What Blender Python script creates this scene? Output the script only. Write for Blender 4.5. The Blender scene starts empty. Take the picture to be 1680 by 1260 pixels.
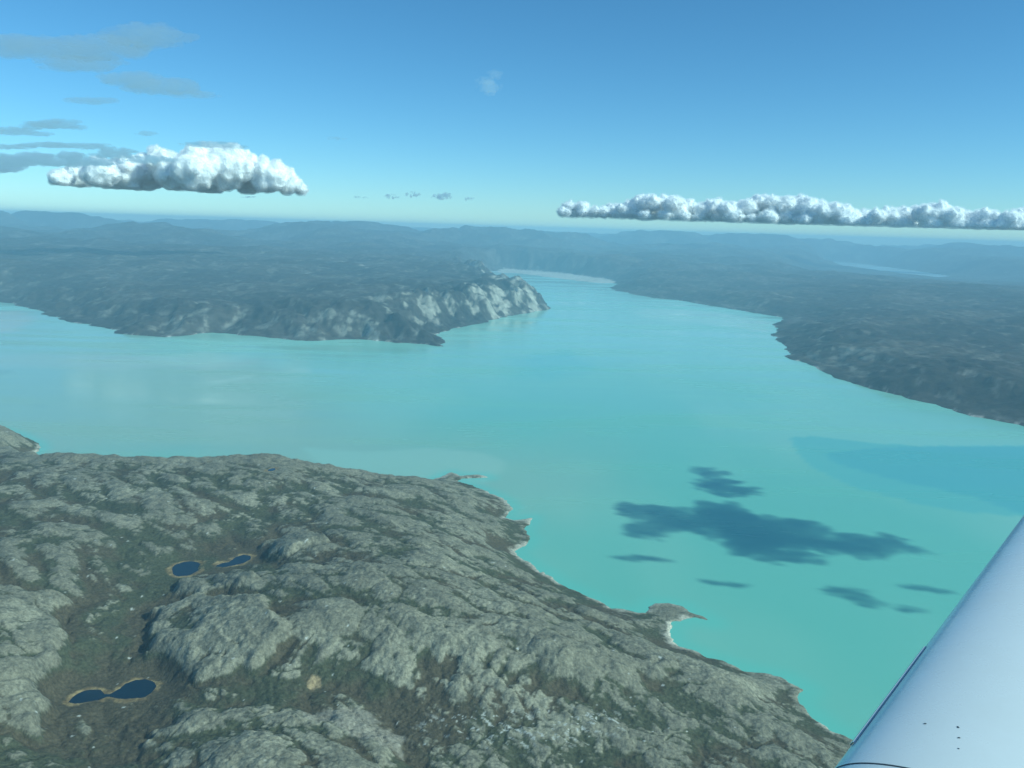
import bpy, bmesh, math, random
import numpy as np
from mathutils import Matrix, Vector

random.seed(7)
rng = np.random.default_rng(11)
scene = bpy.context.scene
col = scene.collection
R = math.radians

# ------------------------------------------------------------------ camera
ALT = 1000.0            # flying height above the fjord, metres
F = 1370.0              # focal length in photograph pixels (1680 wide)
EYE_Y = 375.0           # row of the eye level at the picture's centre
ROLL = R(1.75)
PITCH = math.atan((630 - EYE_Y) / F)
cam_data = bpy.data.cameras.new("camera")
cam_data.sensor_width = 36.0
cam_data.lens = 36.0 * F / 1680.0
cam_data.clip_start = 0.05
cam_data.clip_end = 400000.0
cam = bpy.data.objects.new("camera", cam_data)
col.objects.link(cam)
CAM_M = Matrix.Rotation(math.pi / 2 - PITCH, 4, 'X') @ Matrix.Rotation(ROLL, 4, 'Z')
cam.matrix_world = Matrix.Translation((0, 0, ALT)) @ CAM_M
scene.camera = cam

# ------------------------------------------------------------------ sky, sun, exposure
SUN_EL = R(36)
SUN_H = Vector((0.93, -0.37, 0)).normalized()
SUN_DIR = (SUN_H * math.cos(SUN_EL) + Vector((0, 0, math.sin(SUN_EL)))).normalized()
world = bpy.data.worlds.new("World")
scene.world = world
world.use_nodes = True
wn, wl = world.node_tree.nodes, world.node_tree.links
wn.clear()
sky = wn.new("ShaderNodeTexSky")
sky.sky_type = 'NISHITA'
sky.sun_disc = False
sky.sun_elevation = SUN_EL
sky.sun_rotation = math.atan2(SUN_H.x, SUN_H.y)
sky.altitude = 2000
sky.air_density = 1.0
sky.dust_density = 0.9
sky.ozone_density = 5.0
bg = wn.new("ShaderNodeBackground")
bg.inputs["Strength"].default_value = 0.127
wo = wn.new("ShaderNodeOutputWorld")
hs = wn.new("ShaderNodeHueSaturation")
hs.inputs["Saturation"].default_value = 1.05
wl.new(sky.outputs[0], hs.inputs["Color"])
wl.new(hs.outputs[0], bg.inputs[0])
wl.new(bg.outputs[0], wo.inputs[0])

sun_data = bpy.data.lights.new("sun", 'SUN')
sun_data.energy = 4.3
sun_data.angle = R(0.53)
sun_data.color = (1.0, 0.95, 0.87)
sun = bpy.data.objects.new("sun", sun_data)
sun.rotation_euler = SUN_DIR.to_track_quat('Z', 'Y').to_euler()
sun.location = (0, 0, 3000)
col.objects.link(sun)

scene.view_settings.view_transform = 'Standard'
scene.view_settings.look = 'None'
scene.view_settings.exposure = 0.0
scene.view_settings.gamma = 1.0
scene.view_settings.use_curve_mapping = False
scene.view_settings.use_white_balance = True      # the cool cast of the cabin window's tinted glass
scene.view_settings.white_balance_temperature = 5420
scene.view_settings.white_balance_tint = -21
cy = scene.cycles
cy.max_bounces = 9
cy.diffuse_bounces = 3
cy.glossy_bounces = 2
cy.transmission_bounces = 4
cy.volume_bounces = 6
cy.transparent_max_bounces = 24
cy.use_denoising = True

# ------------------------------------------------------------------ helpers
CM = np.array(CAM_M.to_3x3())


def ray(px, py):
    v = np.stack([(np.asarray(px, float) - 840) / F, -(np.asarray(py, float) - 630) / F,
                  -np.ones_like(np.asarray(px, float))], -1)
    return v @ CM.T


def ground(px, py, h=0.0):
    """the place on the level plane z = h that is seen at a spot of the photograph"""
    d = ray(px, py)
    t = (np.asarray(h, float) - ALT) / d[..., 2]
    return d[..., :2] * t[..., None]


def gpts(pts, h=0.0):
    a = np.array(pts, float)
    hh = a[:, 2] if a.shape[1] > 2 else h
    return ground(a[:, 0], a[:, 1], hh)


def hash2(ix, iy, seed):
    h = (ix.astype(np.int64) * 374761393 + iy.astype(np.int64) * 668265263 + seed * 974711) & 0xffffffff
    h = ((h ^ (h >> 13)) * 1274126177) & 0xffffffff
    h = ((h ^ (h >> 15)) * 2246822519) & 0xffffffff
    return (h ^ (h >> 16)) & 0xffffffff


def perlin(x, y, seed=0):
    ix, iy = np.floor(x), np.floor(y)
    fx, fy = x - ix, y - iy
    u = fx * fx * fx * (fx * (fx * 6 - 15) + 10)
    v = fy * fy * fy * (fy * (fy * 6 - 15) + 10)

    def g(dx, dy):
        a = hash2(ix + dx, iy + dy, seed) * (2 * math.pi / 4294967296.0)
        return np.cos(a) * (fx - dx) + np.sin(a) * (fy - dy)
    n0 = g(0, 0) * (1 - u) + g(1, 0) * u
    n1 = g(0, 1) * (1 - u) + g(1, 1) * u
    return (n0 * (1 - v) + n1 * v) * 1.5


def fbm(x, y, lam, octs, seed, gain=0.5):
    s, a = 0.0, 1.0
    for o in range(octs):
        c, sn = math.cos(o * 0.7 + seed), math.sin(o * 0.7 + seed)
        s = s + a * perlin((x * c - y * sn) / lam, (x * sn + y * c) / lam, seed + o * 17)
        a *= gain
        lam *= 0.5
    return s


def billow(x, y, lam, octs, seed, gain=0.5):
    s, a = 0.0, 1.0
    for o in range(octs):
        c, sn = math.cos(o * 0.5), math.sin(o * 0.5)
        n = np.abs(perlin((x * c - y * sn) / lam, (x * sn + y * c) / lam, seed + o * 13))
        s = s + a * (np.minimum(n * 1.6, 1.0) - 0.45)
        a *= gain
        lam *= 0.48
    return s


def sstep(a, b, x):
    t = np.clip((x - a) / (b - a), 0, 1)
    return t * t * (3 - 2 * t)


def poly_sdf(x, y, poly):
    """signed distance to a polygon, positive inside"""
    p = np.asarray(poly, float)
    q = np.roll(p, -1, axis=0)
    best = np.full(x.shape, 1e30)
    inside = np.zeros(x.shape, bool)
    for (ax, ay), (bx, by) in zip(p, q):
        ex, ey = bx - ax, by - ay
        t = np.clip(((x - ax) * ex + (y - ay) * ey) / max(ex * ex + ey * ey, 1e-9), 0, 1)
        d = (x - ax - t * ex) ** 2 + (y - ay - t * ey) ** 2
        np.minimum(best, d, out=best)
        if ay != by:
            c = ((ay > y) != (by > y)) & (x < (bx - ax) * (y - ay) / (by - ay) + ax)
            inside ^= c
    d = np.sqrt(best)
    return np.where(inside, d, -d)


def idw(x, y, pts, vals, power=2.6, soft=60.0):
    num = np.zeros(x.shape)
    den = np.zeros(x.shape)
    for (px, py), v in zip(pts, vals):
        w = 1.0 / ((x - px) ** 2 + (y - py) ** 2 + soft * soft) ** (power / 2)
        num += w * v
        den += w
    return num / den


def plate(x, y, pts, vals, smooth=0.02):
    """a thin plate bent through scattered heights"""
    p = np.asarray(pts, float) / 1000.0
    n = len(p)

    def ker(r2):
        return 0.5 * r2 * np.log(r2 + 1e-9)
    K = ker(((p[:, None] - p[None]) ** 2).sum(-1)) + smooth * np.eye(n)
    P = np.hstack([np.ones((n, 1)), p])
    A = np.block([[K, P], [P.T, np.zeros((3, 3))]])
    w = np.linalg.solve(A, np.concatenate([np.asarray(vals, float), np.zeros(3)]))
    out = w[n] + w[n + 1] * x / 1000 + w[n + 2] * y / 1000
    for (px, py), c in zip(p, w[:n]):
        out = out + c * ker((x / 1000 - px) ** 2 + (y / 1000 - py) ** 2)
    return out


def box_blur(a, k):
    for ax in (0, 1):
        pad = [(0, 0), (0, 0)]
        pad[ax] = (k + 1, k)
        c = np.cumsum(np.pad(a, pad, mode='edge'), axis=ax)
        n = a.shape[ax]
        hi = np.take(c, np.arange(2 * k + 1, 2 * k + 1 + n), axis=ax)
        lo = np.take(c, np.arange(0, n), axis=ax)
        a = (hi - lo) / (2 * k + 1)
    return a


def mixc(c0, c1, m):
    return c0 * (1 - m[..., None]) + np.asarray(c1) * m[..., None]


def mesh_object(name, verts, faces, mats, color=None, smooth=True, midx=None, parent=None):
    me = bpy.data.meshes.new(name)
    nv, nf = len(verts), len(faces)
    faces = np.asarray(faces, np.int32)
    k = faces.shape[1]
    me.vertices.add(nv)
    me.vertices.foreach_set("co", np.ascontiguousarray(verts, np.float32).ravel())
    me.loops.add(nf * k)
    me.loops.foreach_set("vertex_index", faces.ravel())
    me.polygons.add(nf)
    me.polygons.foreach_set("loop_start", np.arange(nf, dtype=np.int32) * k)
    me.polygons.foreach_set("use_smooth", np.full(nf, smooth, bool))
    for m in (mats if isinstance(mats, (list, tuple)) else [mats]):
        me.materials.append(m)
    if midx is not None:
        me.polygons.foreach_set("material_index", np.asarray(midx, np.int32))
    me.update(calc_edges=True)
    if color is not None:
        at = me.color_attributes.new("tone", 'FLOAT_COLOR', 'POINT')
        c4 = np.ones((nv, 4), np.float32)
        c4[:, :color.shape[1]] = color
        at.data.foreach_set("color", c4.ravel())
    o = bpy.data.objects.new(name, me)
    col.objects.link(o)
    o.parent = parent
    return o


def struct(o, label, kind='structure'):
    o["kind"] = kind
    o["label"] = label
    return o


def thing(o, label, cat, group=None):
    o["label"] = label
    o["category"] = cat
    if group:
        o["group"] = group
    return o


def compact(verts, faces, keep, color):
    f = faces[keep]
    used = np.zeros(len(verts), bool)
    used[f.ravel()] = True
    remap = np.cumsum(used) - 1
    return verts[used], remap[f], color[used]


# ------------------------------------------------------------------ materials
def new_mat(name):
    m = bpy.data.materials.new(name)
    m.use_nodes = True
    nt = m.node_tree
    nt.nodes.clear()
    out = nt.nodes.new("ShaderNodeOutputMaterial")
    return m, nt.nodes, nt.links, out


def ground_material(name, s1, s2, bump, dist):
    m, n, l, out = new_mat(name)
    p = n.new("ShaderNodeBsdfPrincipled")
    p.inputs["Roughness"].default_value = 0.95
    p.inputs["Specular IOR Level"].default_value = 0.1
    a = n.new("ShaderNodeAttribute")
    a.attribute_name = "tone"
    tc = n.new("ShaderNodeTexCoord")
    n1 = n.new("ShaderNodeTexNoise")
    n1.inputs["Scale"].default_value = s1
    n1.inputs["Detail"].default_value = 8
    n1.inputs["Roughness"].default_value = 0.68
    n2 = n.new("ShaderNodeTexNoise")
    n2.inputs["Scale"].default_value = s2
    n2.inputs["Detail"].default_value = 5
    n2.inputs["Roughness"].default_value = 0.6
    l.new(tc.outputs["Object"], n1.inputs["Vector"])
    l.new(tc.outputs["Object"], n2.inputs["Vector"])
    mr = n.new("ShaderNodeMapRange")
    mr.inputs[1].default_value = 0.3
    mr.inputs[2].default_value = 0.7
    mr.inputs[3].default_value = 0.5
    mr.inputs[4].default_value = 1.5
    l.new(n1.outputs["Fac"], mr.inputs[0])
    mx = n.new("ShaderNodeMix")
    mx.data_type = 'RGBA'
    mx.blend_type = 'MULTIPLY'
    mx.inputs[0].default_value = 1.0
    l.new(a.outputs["Color"], mx.inputs[6])
    l.new(mr.outputs[0], mx.inputs[7])
    l.new(mx.outputs[2], p.inputs["Base Color"])
    b = n.new("ShaderNodeBump")
    b.inputs["Strength"].default_value = bump
    b.inputs["Distance"].default_value = dist
    l.new(n2.outputs["Fac"], b.inputs["Height"])
    l.new(b.outputs[0], p.inputs["Normal"])
    l.new(p.outputs[0], out.inputs[0])
    return m


M_near = ground_material("lichen_rock_and_heath", 0.15, 0.16, 1.0, 3.2)
M_far = ground_material("distant_rock_and_heath", 0.012, 0.02, 0.7, 12.0)


def water_material(name, tone=None, colr=(0.1, 0.4, 0.4), rough=0.15):
    m, n, l, out = new_mat(name)
    p = n.new("ShaderNodeBsdfPrincipled")
    p.inputs["IOR"].default_value = 1.33
    p.inputs["Roughness"].default_value = rough
    if tone:
        a = n.new("ShaderNodeAttribute")
        a.attribute_name = tone
        l.new(a.outputs["Color"], p.inputs["Base Color"])
    else:
        p.inputs["Base Color"].default_value = (*colr, 1)
    tc = n.new("ShaderNodeTexCoord")
    mp = n.new("ShaderNodeMapping")
    mp.inputs["Scale"].default_value = (0.0006, 0.003, 1)
    mp.inputs["Rotation"].default_value = (0, 0, R(-12))
    l.new(tc.outputs["Object"], mp.inputs["Vector"])
    w = n.new("ShaderNodeTexNoise")          # wind: rougher and smoother lanes
    w.inputs["Scale"].default_value = 1.0
    w.inputs["Detail"].default_value = 5
    l.new(mp.outputs[0], w.inputs["Vector"])
    mr = n.new("ShaderNodeMapRange")
    mr.inputs[1].default_value = 0.35
    mr.inputs[2].default_value = 0.68
    mr.inputs[3].default_value = rough * 0.6
    mr.inputs[4].default_value = rough * 2.2
    l.new(w.outputs["Fac"], mr.inputs[0])
    l.new(mr.outputs[0], p.inputs["Roughness"])
    rp = n.new("ShaderNodeTexNoise")
    rp.inputs["Scale"].default_value = 0.12
    rp.inputs["Detail"].default_value = 3
    l.new(tc.outputs["Object"], rp.inputs["Vector"])
    b = n.new("ShaderNodeBump")
    b.inputs["Strength"].default_value = 0.12
    b.inputs["Distance"].default_value = 0.5
    l.new(rp.outputs["Fac"], b.inputs["Height"])
    l.new(b.outputs[0], p.inputs["Normal"])
    l.new(p.outputs[0], out.inputs[0])
    return m


M_water = water_material("glacial_water", tone="tone", rough=0.16)
M_pond = water_material("peaty_pond_water", colr=(0.006, 0.016, 0.03), rough=0.06)


def cloud_material(name, alpha, depth=0.0, colr=(0.96, 0.96, 0.96)):
    m, n, l, out = new_mat(name)
    if depth > 0:                      # light soaks into the heap and comes out softened
        d = n.new("ShaderNodeBsdfPrincipled")
        d.inputs["Base Color"].default_value = (*colr, 1)
        d.inputs["Roughness"].default_value = 1.0
        d.inputs["Specular IOR Level"].default_value = 0.0
        d.inputs["Subsurface Weight"].default_value = 1.0
        d.inputs["Subsurface Radius"].default_value = (1, 1, 1)
        d.inputs["Subsurface Scale"].default_value = depth
    else:
        d = n.new("ShaderNodeBsdfDiffuse")
        d.inputs[0].default_value = (*colr, 1)
    last = d
    if alpha < 1:
        tr = n.new("ShaderNodeBsdfTransparent")
        last = n.new("ShaderNodeMixShader")
        last.inputs[0].default_value = alpha
        l.new(tr.outputs[0], last.inputs[1])
        l.new(d.outputs[0], last.inputs[2])
    l.new(last.outputs[0], out.inputs[0])
    return m


M_cloud = cloud_material("cloud_body", 1.0, 90.0)
M_bank = cloud_material("cloud_bank_body", 1.0, 220.0)


def mist_material(name, density, colr=(0.84, 0.91, 0.99), aniso=0.35):
    m, n, l, out = new_mat(name)
    v = n.new("ShaderNodeVolumePrincipled")
    v.inputs["Color"].default_value = (*colr, 1)
    v.inputs["Density"].default_value = density
    v.inputs["Anisotropy"].default_value = aniso
    l.new(v.outputs[0], out.inputs["Volume"])
    return m


M_edge = mist_material("heap_edge_mist", 0.010, (0.99, 0.99, 0.995), 0.0)
M_edge_far = mist_material("bank_edge_mist", 0.0035, (0.99, 0.99, 0.995), 0.0)
M_stratus = mist_material("stratus_mist", 0.010)
M_scrap = mist_material("cloud_scrap_mist", 0.012)
M_shade = mist_material("drifting_mist", 0.030)
M_veil = mist_material("cloud_veil", 0.009)
M_wisp = mist_material("cloud_wisp", 0.005, aniso=0.0)

def fan(az0, az1, na, rr):
    az = np.linspace(R(az0), R(az1), na)
    A, RR = np.meshgrid(az, rr)
    return np.sin(A) * RR, np.cos(A) * RR


def grid_faces(nr, na):
    i = np.arange(nr * na).reshape(nr, na)
    return np.stack([i[:-1, :-1], i[:-1, 1:], i[1:, 1:], i[1:, :-1]], -1).reshape(-1, 4)


# ================================================================== FJORD (outline of the water)
fjord_px = [(-420, 462), (-200, 478), (-60, 487), (0, 493), (40, 503), (100, 525), (150, 533), (190, 546), (260, 552), (300, 550), (350, 547),
            (400, 550), (480, 558), (560, 557), (640, 562), (700, 567), (726, 569), (723, 546), (735, 540), (790, 530), (850, 515),
            (900, 508), (903, 503), (880, 490), (850, 480), (815, 468), (790, 455), (800, 446), (820, 443), (870, 446), (930, 451), (1000, 461),
            (1012, 466), (1000, 474), (1060, 487), (1130, 495), (1200, 507), (1283, 521), (1270, 550), (1290, 584), (1330, 602), (1380, 622),
            (1440, 641), (1500, 656), (1600, 681), (1680, 699), (1800, 740), (1950, 800)]
fjord = list(map(tuple, gpts(fjord_px)))
fjord += [(9000, 1500), (9000, -9000), (-14000, -9000), (-16000, fjord[0][1])]
arm_px = [(1350, 428), (1400, 431), (1480, 441), (1560, 453), (1540, 455), (1440, 444), (1375, 436)]
arm = gpts(arm_px)
tarn = gpts([(480, 391), (520, 397), (575, 405), (560, 408), (510, 402)])
flat_px = [(812, 447), (825, 441), (870, 444), (930, 449), (1000, 459), (1017, 464), (985, 465), (930, 459), (880, 452), (845, 448)]
flat = gpts(flat_px)

# ------------------------------------------------------------------ far land
rr = np.concatenate([np.geomspace(4300, 6400, 60, endpoint=False), np.geomspace(6400, 17500, 470, endpoint=False),
                     np.geomspace(17500, 50500, 290)])
X, Y = fan(-43, 43, 820, rr)
NR, NA = X.shape
RNG = np.hypot(X, Y)
wx = X + 70 * fbm(X, Y, 420, 4, 3)
wy = Y + 90 * fbm(X, Y, 420, 4, 8)
land = -poly_sdf(wx, wy, fjord)                       # metres inland
fs = poly_sdf(wx, wy, flat)
land = np.minimum(land, -poly_sdf(wx, wy, arm))
land = np.where(fs > 0, 0.0, np.minimum(land, -fs))
land = np.minimum(land, -poly_sdf(wx, wy, tarn) + 20)
# plateau heights and widths of the shore slope, by place
ctl = [  # px, py, height there, shore width
    (30, 470, 130, 900), (190, 500, 190, 900), (300, 490, 230, 800), (450, 500, 260, 800), (600, 500, 280, 700), (700, 510, 250, 560),
    (760, 470, 330, 420), (830, 465, 330, 300), (885, 480, 230, 170), (760, 432, 360, 300), (640, 420, 420, 600), (450, 410, 430, 900),
    (250, 420, 380, 900), (80, 430, 330, 900), (60, 395, 450, 1500), (300, 385, 560, 1500), (520, 385, 420, 1500),
    (1060, 460, 200, 900), (1150, 470, 140, 900), (1150, 430, 330, 1500), (1270, 412, 470, 1500), (1350, 500, 150, 700), (1350, 450, 260, 1500),
    (1500, 560, 170, 600), (1600, 520, 220, 1200), (1500, 470, 290, 1500), (1680, 475, 290, 1500), (1680, 620, 170, 700),
    (950, 425, 330, 500), (850, 425, 400, 500), (1020, 400, 480, 1500), (880, 395, 520, 1500), (700, 385, 540, 1500), (1500, 415, 520, 1500),
    (1650, 425, 540, 1500), (1450, 450, 60, 5000), (1560, 460, 60, 5000), (1390, 442, 70, 5000), (1650, 466, 130, 4000)]
cp = gpts([c[:3] for c in ctl])
H = idw(np.log(RNG) * 6000, np.arctan2(X, Y) * 6000,
        np.stack([np.log(np.hypot(cp[:, 0], cp[:, 1])) * 6000, np.arctan2(cp[:, 0], cp[:, 1]) * 6000], -1), [c[2] for c in ctl], 3.2, 260)
Wd = idw(X, Y, cp, [c[3] for c in ctl], 3.0, 400)
AZ = np.arctan2(X, Y)
late = 13000 * sstep(0.29, 0.36, AZ)
far = sstep(17500 + late, 32000 + late, RNG)
massif = sstep(-0.35, 0.45, fbm(X, Y * 0.8, 10500, 3, 23))
H = H * (1 - far) + far * (500 + 280 * massif)
farther = sstep(38000, 47000, RNG)
H = H + farther * (640 - H) * 0.65
prof = sstep(0, 1, land / Wd)
prof = 0.55 * np.clip(land / Wd, 0, 1) ** 0.75 + 0.45 * prof
fade = sstep(0, 500, land)
ridge = 0.42 - np.abs(fbm(X * 0.85, Y * 1.1, 5600, 5, 25, 0.5))
back = np.maximum(sstep(14500 + late, 21000 + late, RNG) * 0.6, far)
rough_n = (90 * back + 26) * fbm(X, Y, 5200, 3, 21) + (far * (300 + 760 * massif) * (1 - 0.35 * farther) + 330 * (back - far)) * ridge + 75 * back * billow(X, Y, 1500, 3, 27)
top = 1112 - 215 * farther - H
rough_n = np.where(rough_n > top - 120, top - 120 + 120 * np.tanh((rough_n - top + 120) / 120), rough_n)
mid = 46 * billow(X, Y, 1500, 2, 31) + 24 * billow(X + 0.4 * Y, Y * 1.4, 640, 2, 35) + 10 * billow(X, Y, 230, 2, 38) + 4 * fbm(X, Y, 90, 2, 44)
gul = billow(X * 1.0 + 0.35 * Y, Y * 0.5, 520, 4, 52)       # gullies down the shore cliffs
steep = sstep(900, 300, Wd)
Z = H * prof + fade * rough_n + sstep(-20, 300, land) * mid * (0.35 + 0.65 * np.clip(prof, 0, 1)) \
    + np.where(X > 1300, 0.25, 0.45 + 0.55 * steep) * 125 * gul * sstep(0, 150, land) * sstep(1300, 350, land)
Z = np.where(land < 0, np.maximum(-18, land * 0.25), np.maximum(Z, np.minimum(land * 0.25, 7) + 0.5))
Z = np.where(fs > 0, 1.2 + 0.6 * fbm(X, Y, 500, 3, 61), Z)
# tone of the far land
gx = np.gradient(Z, axis=1) / np.maximum(np.gradient(X, axis=1) ** 2 + np.gradient(Y, axis=1) ** 2, 1) ** 0.5
gy = np.gradient(Z, axis=0) / np.maximum(np.gradient(RNG, axis=0), 1)
slope = np.hypot(gx, gy)
n_a = fbm(X, Y, 1100, 5, 71)
n_b = fbm(X * 1.0, Y * 0.6, 160, 4, 75, 0.65)
C = np.zeros(X.shape + (3,))
C[:] = (0.050, 0.046, 0.040)
C = mixc(C, (0.078, 0.069, 0.058), sstep(-0.4, 0.6, n_a))
C = mixc(C, (0.15, 0.145, 0.125), 0.6 * sstep(0.28, 0.65, n_b + 0.4 * n_a))
cliff = sstep(0.45, 0.95, slope + 0.35 * n_b) * sstep(-0.15, 0.45, n_a + 0.8 * n_b + 0.5 * steep - 0.42) * sstep(17500, 14000, RNG)
C = mixc(C, (0.36, 0.34, 0.275), cliff * (0.35 + 0.65 * steep))
C = mixc(C, (0.55, 0.53, 0.48), 0.8 * sstep(5, 1.5, Z) * (Z > 0) * sstep(0.0, 0.4, n_b) * (fs < 0))
right_land = X > np.interp(RNG, [4000, 9000, 14000, 16000, 90000], [1500, 1500, 1200, 1500, 1500])
C = np.where((right_land & (RNG < 20000))[..., None], C * np.array((1.04, 0.95, 0.92)), C)
C = np.where((fs > 0)[..., None], np.array((0.46, 0.43, 0.37)) * (1 + 0.25 * fbm(X, Y * 2.5, 500, 3, 81))[..., None], C)
V = np.stack([X, Y, Z], -1).reshape(-1, 3)
FC = grid_faces(NR, NA)
Cf = C.reshape(-1, 3)
zmax = Z.ravel()[FC].max(1)
above = zmax > -14
fx, fy = V[FC[:, 0], 0], V[FC[:, 0], 1]
fr = np.hypot(fx, fy)
is_flat = (fs.ravel()[FC].min(1) > 0)
is_mtn = (fr > 17500) & ~is_flat
is_right = right_land.ravel()[FC[:, 0]] & ~is_mtn & ~is_flat
is_left = ~is_mtn & ~is_right & ~is_flat
for nm, sel, lb in (("peninsula_hills", is_left, "rugged rock plateau with pale cliffs falling to the turquoise fjord"),
                    ("shore_hills", is_right, "low dark rolling plateau along the far bank of the fjord"),
                    ("far_mountains", is_mtn, "blue hazy mountain ridges along the horizon"),
                    ("sand_flat", is_flat, "pale tidal sand flat at the head of the fjord")):
    v, f, c = compact(V, FC, sel & above, Cf)
    struct(mesh_object(nm, v, f, M_far, c), lb)

# ------------------------------------------------------------------ near headland
coast_px = [(-420, 690), (-150, 690), (-40, 700), (0, 704), (30, 712), (62, 728), (66, 738), (40, 752)]
coast_a = list(map(tuple, gpts(coast_px)))
hidden = [  # behind the skyline ridge, given with the ground seen over it
    (120, 786), (260, 792), (400, 792), (480, 793), (560, 794), (640, 794), (700, 792)]
coast_b = list(map(tuple, gpts(hidden)))
coast_c_px = [(742, 775), (757, 781), (775, 779), (795, 780), (802, 784), (780, 784), (757, 785), (752, 790), (775, 797), (812, 812), (832, 822), (840, 832),
              (833, 842), (829, 850), (845, 853), (872, 849), (864, 862), (860, 874), (869, 884), (861, 897), (842, 904), (865, 922), (888, 940), (893, 938),
              (920, 958), (960, 975), (1000, 995), (1025, 1002), (1060, 1004), (1064, 997), (1075, 990), (1100, 991), (1120, 995), (1134, 1005),
              (1150, 1010), (1168, 1021), (1140, 1014), (1124, 1013), (1118, 1020), (1102, 1021), (1099, 1034), (1104, 1053), (1120, 1063), (1170, 1081),
              (1225, 1100), (1290, 1114), (1320, 1130), (1308, 1146), (1318, 1163), (1350, 1188), (1390, 1212), (1470, 1260), (1580, 1330), (1760, 1420)]
coast_c = list(map(tuple, gpts(coast_c_px)))
headland = coast_a + coast_b + coast_c + [(1500, 500), (500, -400), (-2500, -400), (-6000, 3000)]
rr = np.geomspace(900, 4700, 860)
X, Y = fan(-42, 38, 720, rr)
NR, NA = X.shape
RNG = np.hypot(X, Y)
wx = X + 9 * fbm(X, Y, 60, 4, 103)
wy = Y + 11 * fbm(X, Y, 60, 4, 107)
land = poly_sdf(wx, wy, headland)
nctl = [  # px, py, height
    (-60, 745, 120), (0, 748, 110), (60, 742, 125), (190, 740, 150), (270, 748, 140), (350, 745, 150), (450, 741, 165), (510, 764, 120), (580, 762, 105), (680, 776, 60), (735, 788, 30),
    (60, 790, 150), (200, 790, 150), (330, 800, 150), (450, 780, 150), (600, 800, 110), (700, 800, 80), (800, 830, 45),
    (80, 870, 160), (220, 860, 150), (350, 860, 135), (430, 850, 120), (520, 850, 150), (640, 850, 140), (740, 870, 100), (820, 890, 45),
    (310, 935, 105), (390, 920, 105), (430, 895, 108), (180, 930, 135), (60, 950, 150), (480, 910, 150), (600, 910, 175), (720, 920, 165), (800, 945, 110), (860, 960, 60),
    (280, 970, 98), (240, 1020, 88), (225, 1080, 80), (200, 1130, 78), (130, 1135, 78), (90, 1190, 76),
    (130, 1040, 118), (40, 1030, 150), (-20, 1100, 165), (30, 1120, 150), (-60, 1200, 150), (20, 1230, 125),
    (330, 990, 130), (340, 1040, 150), (430, 1030, 158), (560, 1000, 178), (520, 1050, 165), (700, 990, 185), (850, 1000, 150), (930, 1010, 110), (1000, 1030, 70), (1060, 1040, 28), (1085, 1045, 12),
    (640, 1050, 168), (780, 1050, 165), (880, 1060, 150), (1000, 1075, 115), (1120, 1090, 78), (1200, 1110, 55), (1270, 1130, 30),
    (400, 1120, 95), (515, 1140, 84), (600, 1130, 96), (700, 1160, 82), (830, 1175, 78), (960, 1180, 72), (1080, 1160, 66), (1180, 1180, 50), (1270, 1190, 30),
    (330, 1170, 105), (420, 1180, 112), (520, 1190, 112), (560, 1240, 110), (400, 1250, 115), (640, 1215, 80), (800, 1220, 72), (950, 1230, 66), (1100, 1230, 58), (1230, 1240, 42),
    (230, 1200, 86), (200, 1260, 84), (1090, 1000, 22), (1110, 1005, 18), (1080, 1015, 14)]
cp = gpts(nctl)
H = np.clip(plate(X, Y, cp, [c[2] for c in nctl]), 8, 215)
g0, g1 = ground(np.array([250., 1000.]), np.array([800., 1000.]), np.array([150., 120.]))
gd = (g1 - g0) / np.linalg.norm(g1 - g0)
U = X * gd[0] + Y * gd[1]                 # along the rock grain
W_ = -X * gd[1] + Y * gd[0]               # across it
amp = sstep(0, 220, land)
# knolls with a steep, shaded flank over the valley of the tarns
knoll = np.zeros(X.shape)
for pp, add, wd in (([(250, 1008, 95), (240, 1040, 90), (248, 1075, 88), (272, 1108, 88), (320, 1125, 95), (420, 1118, 100), (470, 1060, 130), (430, 1005, 130), (330, 985, 120)], 24, 20),
                    ([(292, 948, 110), (284, 975, 105), (330, 985, 115), (420, 975, 125), (400, 955, 120)], 16, 12),
                    ([(428, 893, 115), (420, 915, 112), (470, 925, 120), (540, 900, 140), (500, 880, 135)], 20, 14),
                    ([(300, 1010, 120), (120, 1000, 110), (-100, 985, 140), (-100, 1180, 150), (60, 1200, 120), (85, 1150, 100), (108, 1080, 100), (100, 1020, 110)][1:], 26, 16),
                    ([(870, 1075, 120), (860, 1110, 100), (930, 1130, 90), (1080, 1120, 70), (1100, 1085, 90), (980, 1060, 120)], 16, 30),
                    ([(240, 1240, 88), (260, 1200, 92), (340, 1165, 105), (560, 1175, 112), (650, 1215, 95), (640, 1290, 95), (300, 1330, 95)], 15, 30)):
    poly = gpts(pp)
    s = poly_sdf(X + 10 * fbm(X, Y, 70, 3, 131), Y + 10 * fbm(X, Y, 70, 3, 137), poly)
    knoll += add * sstep(-wd, wd, s)
def cellgrad(A):
    a = np.gradient(A, axis=1) / (np.maximum(np.hypot(np.gradient(X, axis=1), np.gradient(Y, axis=1)), 0.5))
    b = np.gradient(A, axis=0) / np.maximum(np.gradient(RNG, axis=0), 0.5)
    return np.hypot(a, b)
flute = billow(U, W_ / 3.2, 62, 2, 149)
b1 = billow(U / 1.7, W_, 260, 1, 141)
b2 = billow(U / 1.6 + 0.3 * W_, W_, 120, 1, 143)
b3 = billow(U / 1.5, W_ + 0.2 * U, 56, 2, 147)
b4 = billow(U / 1.3, W_, 19, 2, 151)
calm = np.ones(X.shape)
Z = H + knoll * amp + amp * (15 * b1 + 11 * b2) + amp * 9 * flute * sstep(0.22, 0.5, cellgrad(H + knoll)) + sstep(0, 90, land) * (4.2 * b3 + 2.0 * b4 + 1.0 * fbm(X, Y, 9, 2, 157))
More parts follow.
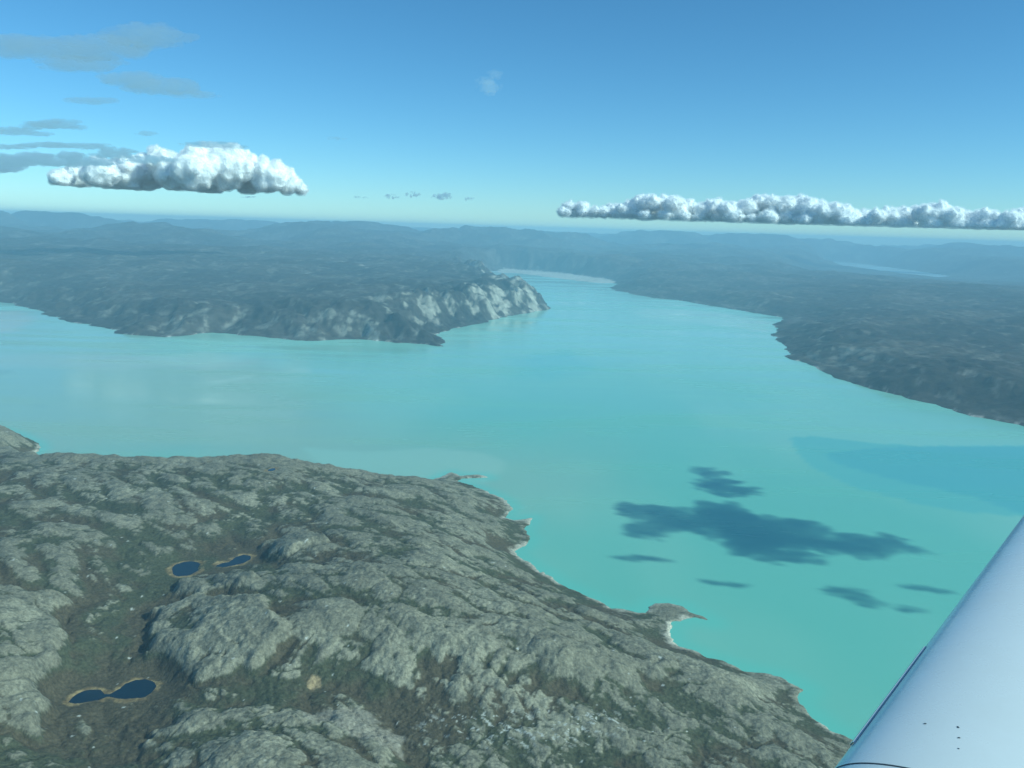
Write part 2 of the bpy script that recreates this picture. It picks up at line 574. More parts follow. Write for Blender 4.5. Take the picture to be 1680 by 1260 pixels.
jx, jy = X + 30 * fbm(X, Y, 160, 3, 185), Y + 30 * fbm(X, Y, 160, 3, 187)
jU, jW = jx * gd[0] + jy * gd[1], -jx * gd[1] + jy * gd[0]
joint = sstep(0.05, 0.012, np.abs(perlin(jU / 420, jW / 95, 188))) + 0.7 * sstep(0.05, 0.01, np.abs(perlin(jU / 90, jW / 240, 189)))
Z = Z - 2.6 * joint * amp
# ponds: level basins
ponds = [  # name, outline px, level
    ("pond", [(282, 934), (286, 927), (300, 922), (318, 921), (331, 924), (334, 931), (326, 938), (309, 944), (292, 946), (284, 942)], 104),
    ("pond", [(352, 929), (362, 924), (376, 922), (386, 914), (400, 910), (412, 912), (411, 918), (400, 924), (382, 928), (366, 931)], 104),
    ("pond", [(180, 1138), (196, 1130), (206, 1121), (222, 1115), (240, 1114), (254, 1119), (257, 1127), (250, 1137), (236, 1144), (212, 1147), (190, 1146), (176, 1143), (160, 1149), (140, 1152),
              (120, 1155), (112, 1152), (124, 1140), (138, 1133), (152, 1131), (166, 1132), (172, 1138)], 78),
    ("pond", [(439, 771), (444, 768), (451, 768), (452, 771), (446, 773), (440, 773)], 150)]
pond_sd = np.full(X.shape, -1e9)
for nm, pp, lev in ponds:
    pl = gpts(pp, lev)
    s = poly_sdf(X + 2 * fbm(X, Y, 20, 2, 161), Y + 2 * fbm(X, Y, 20, 2, 163), pl)
    k = sstep(-75, -6, s)
    Z = Z * (1 - k) + (lev + 0.6 + 0.05 * np.maximum(-s, 0)) * k
    Z = np.where(s > 0, lev - np.minimum(s * 0.3, 3), Z)
    pond_sd = np.maximum(pond_sd, s)
bog = poly_sdf(X, Y, gpts([(503, 1136), (510, 1130), (520, 1129), (526, 1133), (524, 1141), (514, 1146), (505, 1142)], 84))
Z = Z * sstep(-5, 150, land) ** 0.7
Z = np.where(land < 0, np.maximum(-18, land * 0.5), np.maximum(Z, np.minimum(land * 0.35, 3) + 0.3))
# tone
slope = cellgrad(box_blur(Z, 1))
relief = (Z - box_blur(Z, 14)) * (2000 / RNG) + 0.35 * (Z - box_blur(Z, 45)) * (2000 / RNG)
n_big = fbm(X, Y, 420, 3, 171)
n_mid = fbm(U / 2.6, W_, 60, 5, 175, 0.66)
slab = sstep(0.05, 0.5, fbm(X, Y, 300, 3, 177) + 0.25 * sstep(-300, 300, X))     # scoured smooth slabs
n_fine = fbm(U / 1.4, W_, 22, 4, 181, 0.65) * (1 - 0.55 * slab)
rock = sstep(-0.2, 0.2, -0.95 * joint * sstep(-0.6, 0.3, n_mid) + 0.18 * slab + 0.15 * relief + 0.62 * n_mid + 0.62 * n_fine + 0.35 * n_big + 0.40 * np.minimum(slope, 0.8) - 0.05 + 0.3 * sstep(-500, 300, X) - 0.2)
C = np.zeros(X.shape + (3,))
C[:] = (0.080, 0.082, 0.048)
C = mixc(C, (0.098, 0.078, 0.05), sstep(-0.1, 0.7, fbm(X, Y, 190, 4, 191) - 0.05 * relief) * 0.8)
rk = np.zeros_like(C)
rk[:] = (0.222, 0.204, 0.146)
rk = mixc(rk, (0.305, 0.28, 0.20), sstep(0.0, 0.75, n_big + 0.6 * n_mid))
rk = mixc(rk, (0.12, 0.116, 0.088), sstep(-0.1, 0.7, -n_fine + 0.3 * fbm(X, Y, 8, 2, 195)) * 0.7)
C = C * (1 - rock[..., None]) + rk * rock[..., None]
# pale scree in the valley foot, bare ground
sc = poly_sdf(X, Y, gpts([(690, 1190, 78), (760, 1172, 78), (880, 1180, 75), (1000, 1165, 70), (1040, 1195, 66), (960, 1215, 68), (860, 1225, 70), (730, 1205, 76)]))
C = mixc(C, (0.46, 0.45, 0.40), sstep(-30, 30, sc) * sstep(0.62, 0.74, fbm(U / 2.2, W_, 12, 3, 201, 0.75) + 0.45 * fbm(X, Y, 90, 2, 203)))
C = mixc(C, (0.52, 0.51, 0.46), 0.9 * sstep(1.18, 1.26, fbm(X, Y, 18, 3, 207, 0.7)))
bare = poly_sdf(X + 25 * fbm(X, Y, 50, 3, 209), Y + 18 * fbm(X, Y, 50, 3, 210), gpts([(545, 1150, 112), (600, 1160, 105), (660, 1200, 95), (665, 1232, 90), (590, 1215, 100), (500, 1175, 112)]))
C = mixc(C, (0.30, 0.27, 0.21), sstep(-4, 8, bare) * 0.8)
rim = sstep(-12, -4, pond_sd + 8 * n_fine + 9 * n_mid - 1) * (pond_sd < 3)
rimc = mixc(np.broadcast_to(np.array((0.21, 0.15, 0.075)), C.shape), (0.36, 0.27, 0.13), sstep(-0.3, 0.5, fbm(X, Y, 25, 3, 217)))
C = C * (1 - 0.85 * rim[..., None]) + rimc * (0.85 * rim[..., None])
C = mixc(C, (0.36, 0.27, 0.15), sstep(-1, 3, bog + 4 * n_fine))
shore = sstep(26, 6, land + 10 * n_fine) * sstep(12, 5, Z) * (land > -3) * sstep(-0.35, 0.25, fbm(X, Y, 140, 3, 221) + 0.5 * n_fine)
C = mixc(C, (0.52, 0.47, 0.37), 0.85 * shore)
beach = poly_sdf(X, Y, gpts([(1094, 1021), (1104, 1021), (1102, 1034), (1107, 1053), (1112, 1060), (1102, 1056), (1096, 1040)]))
C = mixc(C, (0.62, 0.56, 0.43), sstep(-4, 2, beach) * (land > -2))
V = np.stack([X, Y, Z], -1).reshape(-1, 3)
FC = grid_faces(NR, NA)
keep = Z.ravel()[FC].max(1) > -14
v, f, c = compact(V, FC, keep, C.reshape(-1, 3))
struct(mesh_object("headland", v, f, M_near, c), "ice-scoured grey rock headland with dark heath in its hollows")

pond_labels = ["round dark tarn with an ochre rim, the upper one of two beside each other",
               "narrow dark tarn joined by ochre sedge to a round tarn",
               "dark tarn with a shallow weedy tail in the valley below the knoll",
               "tiny pool with a white rim near the ridge top"]
for (nm, pp, lev), lb in zip(ponds, pond_labels):
    pl = gpts(pp, lev)
    c0 = pl.mean(0)
    pl = c0 + (pl - c0) * 1.06
    n = len(pl)
    bm = bmesh.new()
    vs = [bm.verts.new((p[0], p[1], lev)) for p in pl]
    bm.faces.new(vs)
    bmesh.ops.triangulate(bm, faces=bm.faces[:])
    me = bpy.data.meshes.new(nm)
    bm.to_mesh(me)
    bm.free()
    me.materials.append(M_pond)
    o = bpy.data.objects.new(nm, me)
    col.objects.link(o)
    struct(o, lb)

# ------------------------------------------------------------------ water of the fjord
rr = np.concatenate([np.geomspace(500, 20000, 330, endpoint=False), np.geomspace(20000, 51500, 20)])
X, Y = fan(-60, 60, 420, rr)
NR, NA = X.shape
C = np.zeros(X.shape + (3,))
C[:] = (0.215, 0.49, 0.375)
n1 = fbm(X * 0.8, Y * 0.35, 900, 4, 301)
n2 = fbm(X, Y * 0.4, 3000, 3, 305)
C = mixc(C, (0.285, 0.53, 0.405), sstep(-0.5, 0.6, n1 + 0.7 * n2))
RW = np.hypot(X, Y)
C = mixc(C, (0.38, 0.63, 0.51), 0.8 * sstep(3000, 8500, RW))  # haze and sky reflection painted in: water paler with distance
# silt from the inlet on the left
silt = poly_sdf(X + 500 * n2, Y + 500 * n1, gpts([(-300, 500), (0, 520), (60, 510), (250, 580), (480, 610), (560, 690), (640, 740), (820, 760), (780, 790), (300, 800), (-300, 760)]))
C = mixc(C, (0.34, 0.47, 0.345), 0.9 * sstep(-700, 500, silt))
for pp, cc, wt, sf in (([(-200, 512), (30, 510), (50, 524), (22, 545), (-200, 552)], (0.50, 0.50, 0.39), 0.75, 90),
                       ([(-200, 578), (60, 580), (330, 588), (420, 596), (330, 606), (60, 604), (-200, 606)], (0.45, 0.51, 0.40), 0.45, 160),
                       ([(250, 585), (330, 578), (400, 584), (390, 592), (330, 600), (260, 602)], (0.46, 0.62, 0.50), 0.5, 90),  # bright glint streak, painted into the water colour
                       ([(330, 628), (400, 616), (410, 619), (345, 633)], (0.46, 0.60, 0.48), 0.5, 30),
                       ([(840, 590), (930, 575), (960, 600), (900, 625), (840, 618)], (0.23, 0.52, 0.45), 0.7, 160),
                       ([(1050, 505), (1180, 512), (1270, 528), (1262, 545), (1150, 530), (1060, 520)], (0.50, 0.67, 0.55), 0.6, 160)):  # pale reflection off the right shore, painted as colour
    C = mixc(C, cc, wt * sstep(-sf, sf, poly_sdf(X + 60 * n1, Y + 90 * n1, gpts(pp)) + 0.6 * sf * fbm(X, Y * 0.3, 260, 3, 331)))
tong = poly_sdf(X + 40 * n1, Y + 60 * n1, gpts([(500, 735), (600, 742), (700, 738), (790, 745), (826, 758), (822, 772), (795, 790), (700, 800), (560, 790)]))
C = mixc(C, (0.36, 0.54, 0.41), 0.9 * sstep(-40, 15, tong))
edge1 = poly_sdf(X + 25 * n1, Y + 45 * n1, gpts([(1297, 716), (1340, 714), (1420, 724), (1500, 730), (1800, 728), (2300, 760), (2300, 880), (1800, 850), (1600, 840), (1500, 825), (1400, 800), (1330, 765), (1312, 745)]))
edge2 = poly_sdf(X + 25 * n1, Y + 45 * n1, gpts([(1355, 741), (1420, 735), (1500, 731), (1800, 730), (2300, 770), (2300, 880), (1800, 860), (1690, 845), (1600, 815), (1480, 790), (1390, 765), (1365, 755)]))
C = mixc(C, (0.18, 0.46, 0.40), 0.85 * sstep(-8, 8, edge1))
C = mixc(C, (0.145, 0.405, 0.39), 0.8 * sstep(-10, 14, edge2))
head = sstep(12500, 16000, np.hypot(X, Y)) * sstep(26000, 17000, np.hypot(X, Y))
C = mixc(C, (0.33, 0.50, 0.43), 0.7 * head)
C = mixc(C, (0.42, 0.50, 0.50), sstep(18000, 20000, RW))  # far arm: its pale sky reflection is put into the base colour
sh = poly_sdf(X, Y, headland)
C = mixc(C, (0.21, 0.55, 0.43), 0.6 * sstep(-70, -5, sh))
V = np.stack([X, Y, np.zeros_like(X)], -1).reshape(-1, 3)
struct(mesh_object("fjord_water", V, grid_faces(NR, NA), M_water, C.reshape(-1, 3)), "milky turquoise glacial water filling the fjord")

# ------------------------------------------------------------------ clouds
def noise3(p, seed):
    i = np.floor(p).astype(np.int64)
    f = p - i
    u = f * f * (3 - 2 * f)
    out = 0
    for dx in (0, 1):
        for dy in (0, 1):
            for dz in (0, 1):
                h = hash2(i[:, 0] + dx + 57 * (i[:, 2] + dz), i[:, 1] + dy + 131 * (i[:, 2] + dz), seed) / 4294967296.0
                w = (u[:, 0] if dx else 1 - u[:, 0]) * (u[:, 1] if dy else 1 - u[:, 1]) * (u[:, 2] if dz else 1 - u[:, 2])
                out = out + h * w
    return out * 2 - 1


def ico(sub):
    bm = bmesh.new()
    bmesh.ops.create_icosphere(bm, subdivisions=sub, radius=1)
    v = np.array([x.co[:] for x in bm.verts])
    f = np.array([[x.index for x in fc.verts] for fc in bm.faces])
    bm.free()
    return v, f


ICO = {s: ico(s) for s in (2, 3, 4)}
PUFF = {}
for s in (2, 3, 4):
    v, f = ICO[s]
    PUFF[s] = []
    for k in range(7):
        d = 0.30 * (np.abs(noise3(v * 1.6 + k * 9.1, 5)) - 0.3) + 0.20 * (np.abs(noise3(v * 3.4 + k * 3.7, 6)) - 0.3) + 0.10 * noise3(v * 7 + k, 7)
        PUFF[s].append((v * (1 + d)[:, None], f))


class Cloud:
    def __init__(self):
        self.v, self.f, self.n = [], [], 0

    def puff(self, c, r, sub=2, axis=(1.0, 0.0)):
        v, f = PUFF[sub][rng.integers(7)]
        a = rng.uniform(0, 2 * math.pi)
        ca, sa = math.cos(a), math.sin(a)
        r3 = np.broadcast_to(np.asarray(r, float), (3,))
        w = np.stack([(v[:, 0] * ca - v[:, 1] * sa), (v[:, 0] * sa + v[:, 1] * ca), v[:, 2]], -1) * r3
        ax, ay = axis                                   # heading of the puff's long side
        w = np.stack([w[:, 0] * ax - w[:, 1] * ay, w[:, 0] * ay + w[:, 1] * ax, w[:, 2]], -1)
        w = w + np.asarray(c)
        self.v.append(w)
        self.f.append(f + self.n)
        self.n += len(w)

    def cauli(self, c, r, kids, wide=1.0):
        """a lobe with smaller lobes on it"""
        c = np.asarray(c, float)
        self.puff(c, (r * wide, r * wide, r), 3)
        for _ in range(kids):
            d = rng.normal(size=3)
            d[2] = abs(d[2]) * 0.9 - 0.2
            d /= np.linalg.norm(d)
            kr = r * rng.uniform(0.28, 0.52)
            kc = c + d * r * rng.uniform(0.70, 0.92) * np.array([wide, wide, 1])
            self.puff(kc, kr, 2)
            e = rng.normal(size=3) + d * 0.8
            e /= np.linalg.norm(e)
            self.puff(kc + e * kr * 0.85, kr * rng.uniform(0.35, 0.55), 2)

    def build(self, name, voxel, mats, base=None, shells=(0.0,), rough=1.0, feature=10.0):
        """melt the puffs into one skin, roughen it, lay thinner skins round it"""
        v = np.concatenate(self.v)
        f = np.concatenate(self.f)
        if base is not None:
            lo = v[:, 2] < base
            v[lo, 2] = base + (v[lo, 2] - base) * 0.12
        c0 = np.array([v[:, 0].mean(), v[:, 1].mean(), v[:, 2].min()])
        v = v - c0
        tmp = mesh_object("tmp", v, f, mats[0])
        md = tmp.modifiers.new("melt", 'REMESH')
        md.mode = 'VOXEL'
        md.voxel_size = voxel
        ev = tmp.evaluated_get(bpy.context.evaluated_depsgraph_get())
        me = ev.to_mesh()
        nv, nf = len(me.vertices), len(me.polygons)
        V_ = np.empty(nv * 3, np.float32)
        N_ = np.empty(nv * 3, np.float32)
        me.vertices.foreach_get("co", V_)
        me.vertex_normals.foreach_get("vector", N_)
        L_ = np.empty(len(me.loops), np.int32)
        me.loops.foreach_get("vertex_index", L_)
        V_, N_, Q_ = V_.reshape(-1, 3).astype(float), N_.reshape(-1, 3).astype(float), L_.reshape(-1, 4)
        ev.to_mesh_clear()
        tm = tmp.data
        bpy.data.objects.remove(tmp)
        bpy.data.meshes.remove(tm)
        w = V_ / feature
        d = 0.55 * (np.abs(noise3(w, 41)) - 0.3) + 0.3 * (np.abs(noise3(w * 2.1 + 5, 42)) - 0.3) + 0.15 * noise3(w * 4.3, 43)
        if base is not None:
            d = d * np.clip(V_[:, 2] / (4 * voxel), 0.15, 1)
        V_ = V_ + N_ * (d * feature * 0.5 * rough)[:, None]
        vs, fs_, mi = [], [], []
        for k, off in enumerate(shells):
            d2 = noise3(w * 1.3 + 3 * k, 50 + k)
            vs.append(V_ + N_ * (off * (1 + 0.6 * d2))[:, None])
            fs_.append(Q_ + k * nv)
            mi.append(np.full(len(Q_), min(k, len(mats) - 1)))
        o = mesh_object(name, np.concatenate(vs), np.concatenate(fs_), list(mats), midx=np.concatenate(mi))
        o.location = c0
        return o


def sky_point(px, py, dist):
    d = ray(px, py)
    return d / np.hypot(d[0], d[1]) * dist + np.array([0, 0, ALT])


def heap(name, label, lobes, dist, base_px, group=None, depth=0.03, kids=14, voxel_px=0.8, body=None, wide=1.15):
    cl = Cloud()
    unit = dist / F
    for (px, py, r) in lobes:
        if body is not None and r != 7.5:
            py, r = py - 1.0 + rng.uniform(-3, 2), r * rng.uniform(0.75, 1.25)
        cl.cauli(sky_point(px, py, dist * (1 + rng.uniform(-depth, depth))), r * unit, kids, wide)
    base = np.mean([sky_point(*b, dist)[2] for b in base_px])
    o = cl.build(name, unit * voxel_px, (body or M_cloud, M_edge if body is None else M_edge_far), base, (-unit * 1.0, unit * 1.5), 0.75 if body is None else 0.95, unit * 10)
    return thing(o, label, 'cloud', group)


heap("cumulus_cloud", "large bright white cumulus heap with a flat base above the left plateau",
     [(100, 294, 13), (128, 288, 18), (165, 286, 20), (205, 286, 24), (185, 292, 18), (245, 284, 24), (265, 268, 18), (285, 287, 24), (318, 284, 30), (328, 264, 20), (350, 266, 22), (375, 278, 30),
      (395, 276, 22), (412, 292, 24), (440, 290, 24), (458, 290, 18), (472, 302, 15), (494, 311, 9), (255, 250, 9), (270, 253, 7), (235, 300, 16), (345, 300, 20), (210, 302, 14)],
     14500, [(120, 300), (300, 316), (450, 318)])
heap("cumulus_cloud", "long white cumulus bank low over the horizon beyond the right shore",
     [(935, 345, 8), (955, 343, 10), (975, 346, 9), (990, 348, 8), (1005, 342, 11), (1022, 345, 10), (1038, 345, 12), (1052, 340, 14), (1068, 336, 13), (1085, 334, 15), (1105, 335, 14), (1125, 340, 15),
      (1060, 347, 12), (1085, 348, 13), (1110, 349, 12), (1135, 350, 12), (1150, 345, 13), (1170, 346, 13), (1190, 347, 14), (1210, 343, 14), (1228, 339, 14), (1248, 336, 13), (1268, 337, 14),
      (1290, 338, 14), (1310, 342, 14), (1330, 345, 14), (1200, 355, 11), (1230, 353, 12), (1260, 354, 13), (1290, 356, 12), (1320, 358, 11), (1350, 350, 14), (1372, 354, 13), (1395, 358, 11), (1420, 358, 11),
      (1440, 357, 12), (1460, 357, 13), (1480, 357, 13), (1500, 355, 13), (1520, 352, 13), (1540, 352, 13), (1560, 354, 13), (1580, 358, 12), (1600, 360, 12), (1620, 361, 12), (1640, 362, 12), (1660, 362, 13),
      (1680, 362, 13), (1705, 362, 13), (1420, 366, 8), (1470, 368, 8), (1530, 367, 9), (1580, 369, 8), (1640, 371, 8), (1690, 372, 8)] + [(x, 350.5 + (x - 1000) * 0.0317, 7.5) for x in range(925, 1710, 11)],
     30000, [(1000, 357), (1300, 366), (1600, 376)], depth=0.02, kids=14, voxel_px=0.7, body=M_bank, wide=1.35)


def sheet(name, label, spans, alt, group=None, dens=1.0, mats=None, cat='cloud', level=0.6, thick=0.6):
    """low flat cloud: many flattened puffs melted together, with thin skins round them"""
    cl = Cloud()
    us = []
    for (px, py, rx, ry) in spans:
        d = ray(px, py)
        el = d[2] / np.hypot(d[0], d[1])
        dist = (alt - ALT) / el
        unit = dist / F
        us.append(unit)
        ax = np.array([d[1], -d[0]]) / np.hypot(d[0], d[1])
        for _ in range(int(22 * dens)):
            a, q = rng.uniform(0, 2 * math.pi), math.sqrt(rng.uniform(0, 1))
            qx, qy = px + rx * q * math.cos(a), py + ry * 0.75 * q * math.sin(a)
            dq = ray(qx, qy)
            c = sky_point(qx, qy, (1 - level) * dist + level * (alt - ALT) * np.hypot(dq[0], dq[1]) / dq[2])
            s = (1.1 - 0.75 * q) * unit
            w = s * rng.uniform(0.35, 0.65) * max(rx * 0.5, ry)
            h = s * rng.uniform(0.6, 1.1) * ry * thick
            w = w if level < 0.5 else w * 1.3
            cl.puff(c, (w, w * (1.1 if level < 0.5 else 1.7), h), 2, ax)
    u = float(np.mean(us))
    ry = min(s_[3] for s_ in spans)
    o = cl.build(name, u * max(0.5, ry * 0.09), mats or (M_stratus,), None, (0.0,), 1.15, u * max(5, ry * 0.9))
    return thing(o, label, cat, group)


G1 = "small grey clouds over the fjord head"
for lb, sp in (("tiny grey cloud scrap off the bright heap's right end", [(586, 323, 7, 3)]),
               ("tiniest thin grey cloud shred beside a small grey scrap", [(600, 324, 6, 2)]),
               ("small grey cloud with a flat base left of a taller peaked one", [(642, 322, 14, 5)]),
               ("small peaked grey cloud between two other grey cloud scraps", [(676, 319, 13, 6)]),
               ("broadest of the small grey clouds, hovering over the fjord head", [(727, 322, 20, 7)]),
               ("last grey cloud scrap before the fjord head, right of the broadest", [(769, 326, 10, 4)])):
    sheet("small_cloud", lb, sp, 1480, G1, dens=1.2, level=0.15, thick=0.7, mats=(M_scrap,))
sheet("small_cloud", "thin flat grey scrap hanging under the bright heap's right part", [(408, 323, 14, 2)], 1480, G1, dens=0.8, level=0.15, thick=0.7, mats=(M_scrap,))
G2 = "dark flat clouds in the upper left sky"
for lb, sp in (("dark lens-shaped cloud alone above the cloud streaks", [(90, 203, 50, 9), (60, 206, 28, 8), (125, 209, 22, 5)]),
               ("dark streak of cloud leaving the picture below the lens-shaped cloud", [(20, 215, 45, 8), (65, 220, 25, 5), (-30, 214, 40, 8)]),
               ("long thin dark cloud streak above the grey sheet", [(20, 241, 40, 5), (90, 238, 60, 5), (150, 240, 40, 6)]),
               ("broad grey cloud sheet in front of the bright heap's left end", [(40, 262, 70, 13), (110, 262, 60, 14), (0, 272, 50, 13), (160, 265, 40, 10)]),
               ("dark cloud bar crossing in front of the bright heap", [(190, 252, 45, 11), (240, 262, 40, 8), (275, 262, 20, 5)]),
               ("thin dark cloud strip hanging over the bright heap's summit", [(345, 237, 50, 6), (385, 241, 28, 4)]),
               ("small faint dark wisp left of the strip over the summit", [(240, 219, 20, 5)])):
    sheet("stratus_cloud", lb, sp, 1380, G2, dens=1.4)
faint = (M_veil,)
sheet("stratus_cloud", "faint smoky grey cloud veil high in the upper left sky", [(270, 142, 75, 16), (215, 132, 60, 16), (320, 155, 45, 7), (150, 165, 50, 6)], 1420, G2, dens=1.5, mats=faint)
sheet("stratus_cloud", "faint grey cloud band topmost at the left, above the smoky veil", [(40, 78, 110, 16), (150, 80, 110, 22), (130, 105, 80, 14), (240, 60, 80, 22)], 1420, G2, dens=1.5, mats=faint)
sheet("stratus_cloud", "tiny dark wisp alone between the bright heap and the small grey clouds", [(553, 227, 18, 4)], 1350, G2, mats=(M_veil,))
sheet("wispy_cloud", "faint round white wisp alone in the blue sky", [(803, 142, 22, 12), (812, 122, 14, 9), (796, 132, 18, 8), (806, 152, 14, 6)], 1420, None, dens=1.2, mats=(M_wisp,), thick=0.8)


# the clouds whose shadow lies on the water: they float on the sun's side, outside the picture
def shade_cloud(label, blobs, alt=1380, dens=1.0):
    cl = Cloud()
    k = alt / SUN_DIR.z
    for (px, py, rx, ry) in blobs:
        a = ground(np.array([px - rx, px + rx, px, px]), np.array([py, py, py - ry, py + ry]))
        wx_, wy_ = abs(a[1, 0] - a[0, 0]) / 2, abs(a[3, 1] - a[2, 1]) / 2
        cx, cyy = ground(px, py)
        for _ in range(int(30 * dens)):
            t, q = rng.uniform(0, 2 * math.pi), math.sqrt(rng.uniform(0, 1))
            x, y = cx + wx_ * q * math.cos(t), cyy + wy_ * q * math.sin(t)
            s = (1.1 - 0.8 * q)
            sx, sy = wx_ * 0.52 * s, max(wy_ * 0.46, 18) * s
            c = np.array([x, y, 0]) + np.array(SUN_DIR) * k
            cl.puff(c + np.array([0, 0, rng.uniform(-10, 10)]), (sx, sy, max(min(sx, sy) * 0.5, 9)), 2)
    o = cl.build("drifting_cloud", 5.0, (M_shade,), None, (0.0,), 1.0, 45)
    thing(o, label, 'cloud', "clouds drifting over the fjord beside the aircraft")


shade_cloud("broad ragged cloud over the fjord whose dark shadow lies on the turquoise water",
            [(1060, 838, 55, 16), (1060, 870, 40, 16), (1110, 855, 60, 22), (1165, 775, 30, 10), (1190, 800, 50, 16), (1190, 850, 70, 32), (1240, 880, 80, 36), (1290, 865, 70, 20), (1280, 910, 70, 16),
             (1340, 885, 80, 22), (1400, 895, 70, 20), (1450, 890, 50, 16), (1490, 903, 35, 8), (1050, 916, 40, 5)])
shade_cloud("small cloud scrap over the fjord whose shadow lies off the spit", [(1200, 960, 25, 5), (1165, 955, 18, 3)], dens=0.7)
shade_cloud("small cloud puff over the fjord whose shadow lies beside the wing", [(1385, 970, 38, 11), (1405, 980, 30, 10), (1425, 990, 30, 9)], dens=1.0)
shade_cloud("thin cloud shred over the fjord whose shadow lies close to the wing", [(1490, 1000, 26, 7)], dens=0.8)
shade_cloud("long thin cloud shred over the fjord whose shadow reaches the wing edge", [(1540, 970, 24, 4), (1505, 964, 28, 4)], dens=0.8)

# ------------------------------------------------------------------ aircraft wing
def paint_material(name, colr, rough, wear=True):
    m, n, l, out = new_mat(name)
    p = n.new("ShaderNodeBsdfPrincipled")
    p.inputs["Roughness"].default_value = rough
    p.inputs["Base Color"].default_value = (*colr, 1)
    if wear:
        p.inputs["Coat Weight"].default_value = 0.3
        p.inputs["Coat Roughness"].default_value = 0.12
        tc = n.new("ShaderNodeTexCoord")
        nz = n.new("ShaderNodeTexNoise")
        nz.inputs["Scale"].default_value = 5
        nz.inputs["Detail"].default_value = 7
        nz.inputs["Roughness"].default_value = 0.7
        l.new(tc.outputs["Object"], nz.inputs["Vector"])
        mr = n.new("ShaderNodeMapRange")
        mr.inputs[1].default_value = 0.35
        mr.inputs[2].default_value = 0.7
        mr.inputs[3].default_value = rough * 0.8
        mr.inputs[4].default_value = rough * 1.5
        l.new(nz.outputs["Fac"], mr.inputs[0])
        l.new(mr.outputs[0], p.inputs["Roughness"])
        cr = n.new("ShaderNodeMix")
        cr.data_type = 'RGBA'
        cr.inputs[6].default_value = (*colr, 1)
        cr.inputs[7].default_value = (colr[0] * 0.86, colr[1] * 0.86, colr[2] * 0.84, 1)
        l.new(nz.outputs["Fac"], cr.inputs[0])
        l.new(cr.outputs[2], p.inputs["Base Color"])
    l.new(p.outputs[0], out.inputs[0])
    return m


M_white = paint_material("white_aircraft_paint", (0.90, 0.90, 0.89), 0.26)
M_strip = paint_material("grey_rubber_strip", (0.30, 0.32, 0.34), 0.5, False)
M_seam = paint_material("dark_sealant", (0.07, 0.08, 0.09), 0.6, False)

WZ = ALT - 1.05
le0 = ground(1362., 1272., WZ)
vp = ray(2014., 845 - (2014 - 1680) / 0.742)
span = np.array([vp[0], vp[1], 0.0])
span /= np.linalg.norm(span)
chord = np.array([span[1], -span[0], 0.0])
up = np.array([0, 0, 1.0])
CH = 1.75


def foil(t, th=0.15):
    """NACA-like section, t from 0 (upper trailing edge) over the nose to 1 (lower trailing edge)"""
    a = (t - 0.5) * 2
    x = np.abs(a) ** 1.9
    yt = 5 * th * (0.2969 * np.sqrt(x) - 0.126 * x - 0.3516 * x ** 2 + 0.2843 * x ** 3 - 0.1015 * x ** 4)
    cam_l = 0.03 * (2 * 0.4 * x - x ** 2) / 0.16 * (x < 0.4) + 0.03 * (0.2 + 0.8 * x - x ** 2) / 0.36 * (x >= 0.4)
    return x, cam_l + np.where(a < 0, yt, -yt)


wing_root = bpy.data.objects.new("aircraft", None)
wing_root.location = (float(le0[0]), float(le0[1]), WZ)
col.objects.link(wing_root)
thing(wing_root, "white aeroplane wing with a rounded leading edge above the turquoise fjord", "aeroplane")


def wing_pt(t, s, off=0.0):
    x, y = foil(np.asarray(t, float))
    c = CH * (1 - 0.03 * s)
    e = 1e-3
    x2, y2 = foil(np.asarray(t, float) + e)
    x1, y1 = foil(np.asarray(t, float) - e)
    tx, ty = x2 - x1, y2 - y1
    ln = np.sqrt(tx * tx + ty * ty) + 1e-12
    nx, ny = ty / ln, -tx / ln
    s = np.asarray(s, float)
    X_, Y_ = x * c + nx * off, y * c + ny * off
    ci, si = math.cos(R(9)), math.sin(R(9))            # rigged nose up
    X_, Y_ = X_ * ci + Y_ * si, Y_ * ci - X_ * si
    return (span * s[..., None] + chord * (X_ + 0.01 * s)[..., None] + up * (Y_ + 0.03 * s)[..., None])


ts = np.linspace(0.0, 1.0, 121)
ss = np.concatenate([np.linspace(-1.2, 0.0, 8), np.linspace(0.2, 6.2, 31)])
T, S = np.meshgrid(ts, ss)
vw = wing_pt(T, S).reshape(-1, 3)
wing = mesh_object("wing", vw, grid_faces(len(ss), len(ts)), M_white, parent=wing_root)
# tip cap, seams and strip
tip = wing_pt(ts, np.full(ts.shape, 6.2))
tipv = np.concatenate([tip, (tip + span * 0.08) * 1.0])
k = len(ts)
tipo = mesh_object("wing_tip", tipv, np.array([[i, i + 1, k + i + 1, k + i] for i in range(k - 1)]), M_white, parent=wing)


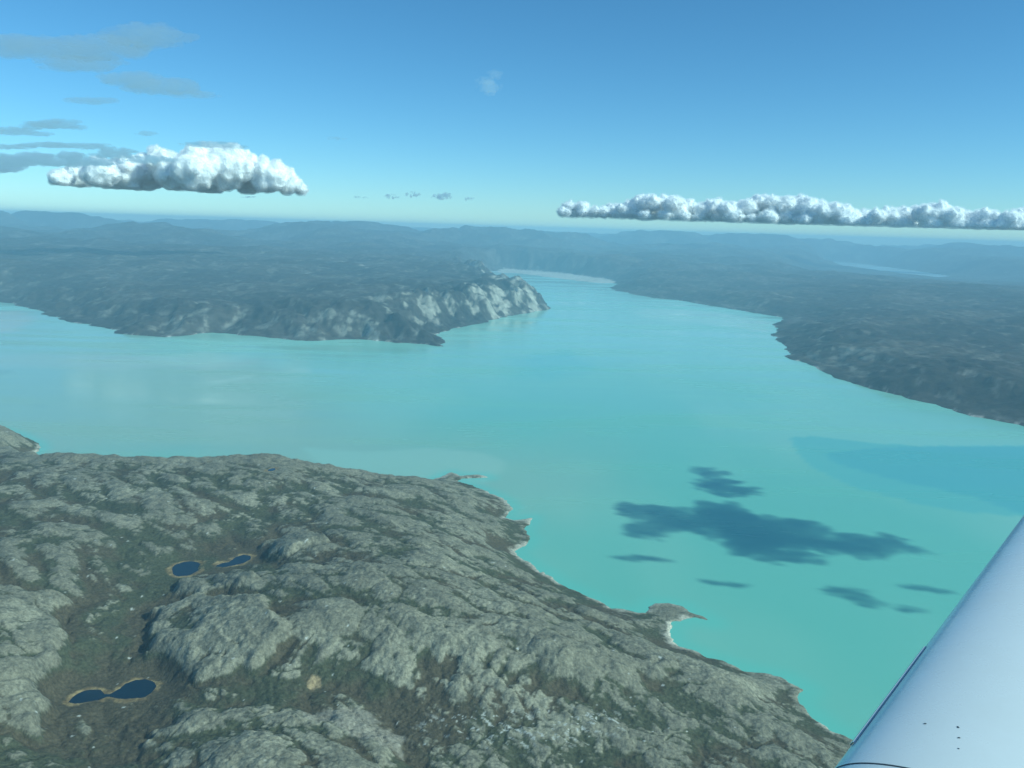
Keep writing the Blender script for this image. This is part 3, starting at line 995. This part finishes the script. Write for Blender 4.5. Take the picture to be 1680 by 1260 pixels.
def ribbon(name, t_arr, s_arr, wdt, along, off, mat, parent):
    """a thin raised band on the wing skin"""
    t_arr, s_arr = np.broadcast_arrays(np.asarray(t_arr, float), np.asarray(s_arr, float))
    rows = []
    for q, o_ in ((-1, 0.0), (-0.8, off), (0.8, off), (1, 0.0)):
        rows.append(wing_pt(t_arr + (q * wdt if along == 't' else 0), s_arr + (q * wdt if along == 's' else 0), o_ + 0.0004))
    vv = np.concatenate(rows)
    n_ = len(t_arr)
    ff = [[r * n_ + i, r * n_ + i + 1, (r + 1) * n_ + i + 1, (r + 1) * n_ + i] for r in range(3) for i in range(n_ - 1)]
    return mesh_object(name, vv, np.array(ff), mat, parent=parent)


ribbon("panel_seam", np.linspace(0.02, 0.60, 90), -0.008, 0.0022, 's', 0.0006, M_seam, wing)
ribbon("stall_strip", 0.478, np.linspace(0.10, 0.62, 30), 0.006, 't', 0.0035, M_white, wing)
ribbon("strip_seam", 0.470, np.linspace(0.10, 0.62, 30), 0.0006, 't', 0.0004, M_seam, wing)
for (t_, s_, r_) in ((0.385, 0.17, 0.006), (0.357, 0.18, 0.006), (0.352, 0.14, 0.0045), (0.349, 0.10, 0.004), (0.30, 0.08, 0.009), (0.272, 0.09, 0.008), (0.27, 0.45, 0.008)):
    n_ = 9
    aa = np.linspace(0, 2 * math.pi, n_, endpoint=False)
    rad = r_ * rng.uniform(0.35, 1.0, n_)
    base_p = wing_pt(np.full(n_, t_) + rad * np.cos(aa) * 0.32, np.full(n_, s_) + rad * np.sin(aa) * 0.7, 0.0006)
    ctr = base_p.mean(0)
    vv = np.concatenate([base_p, ctr[None]])
    mesh_object("paint_chip", vv, np.array([[i, (i + 1) % n_, n_] for i in range(n_)]), M_seam, parent=wing)

# ------------------------------------------------------------------ haze
m, n, l, out = new_mat("pale_air")
pv = n.new("ShaderNodeVolumePrincipled")
pv.inputs["Color"].default_value = (0.56, 0.81, 1.0, 1)
pv.inputs["Density"].default_value = 4.2e-5
pv.inputs["Anisotropy"].default_value = 0.0
l.new(pv.outputs[0], out.inputs["Volume"])
bm = bmesh.new()
bmesh.ops.create_cube(bm, size=1)
me = bpy.data.meshes.new("haze")
bm.to_mesh(me)
bm.free()
me.materials.append(m)
hz = bpy.data.objects.new("haze", me)
hz.scale = (106000, 106000, 1150)
hz.location = (0, 0, 1128 - 1150 / 2)
col.objects.link(hz)
hz["kind"] = "stuff"
hz["label"] = "thin blue air between the aircraft and the mountains"
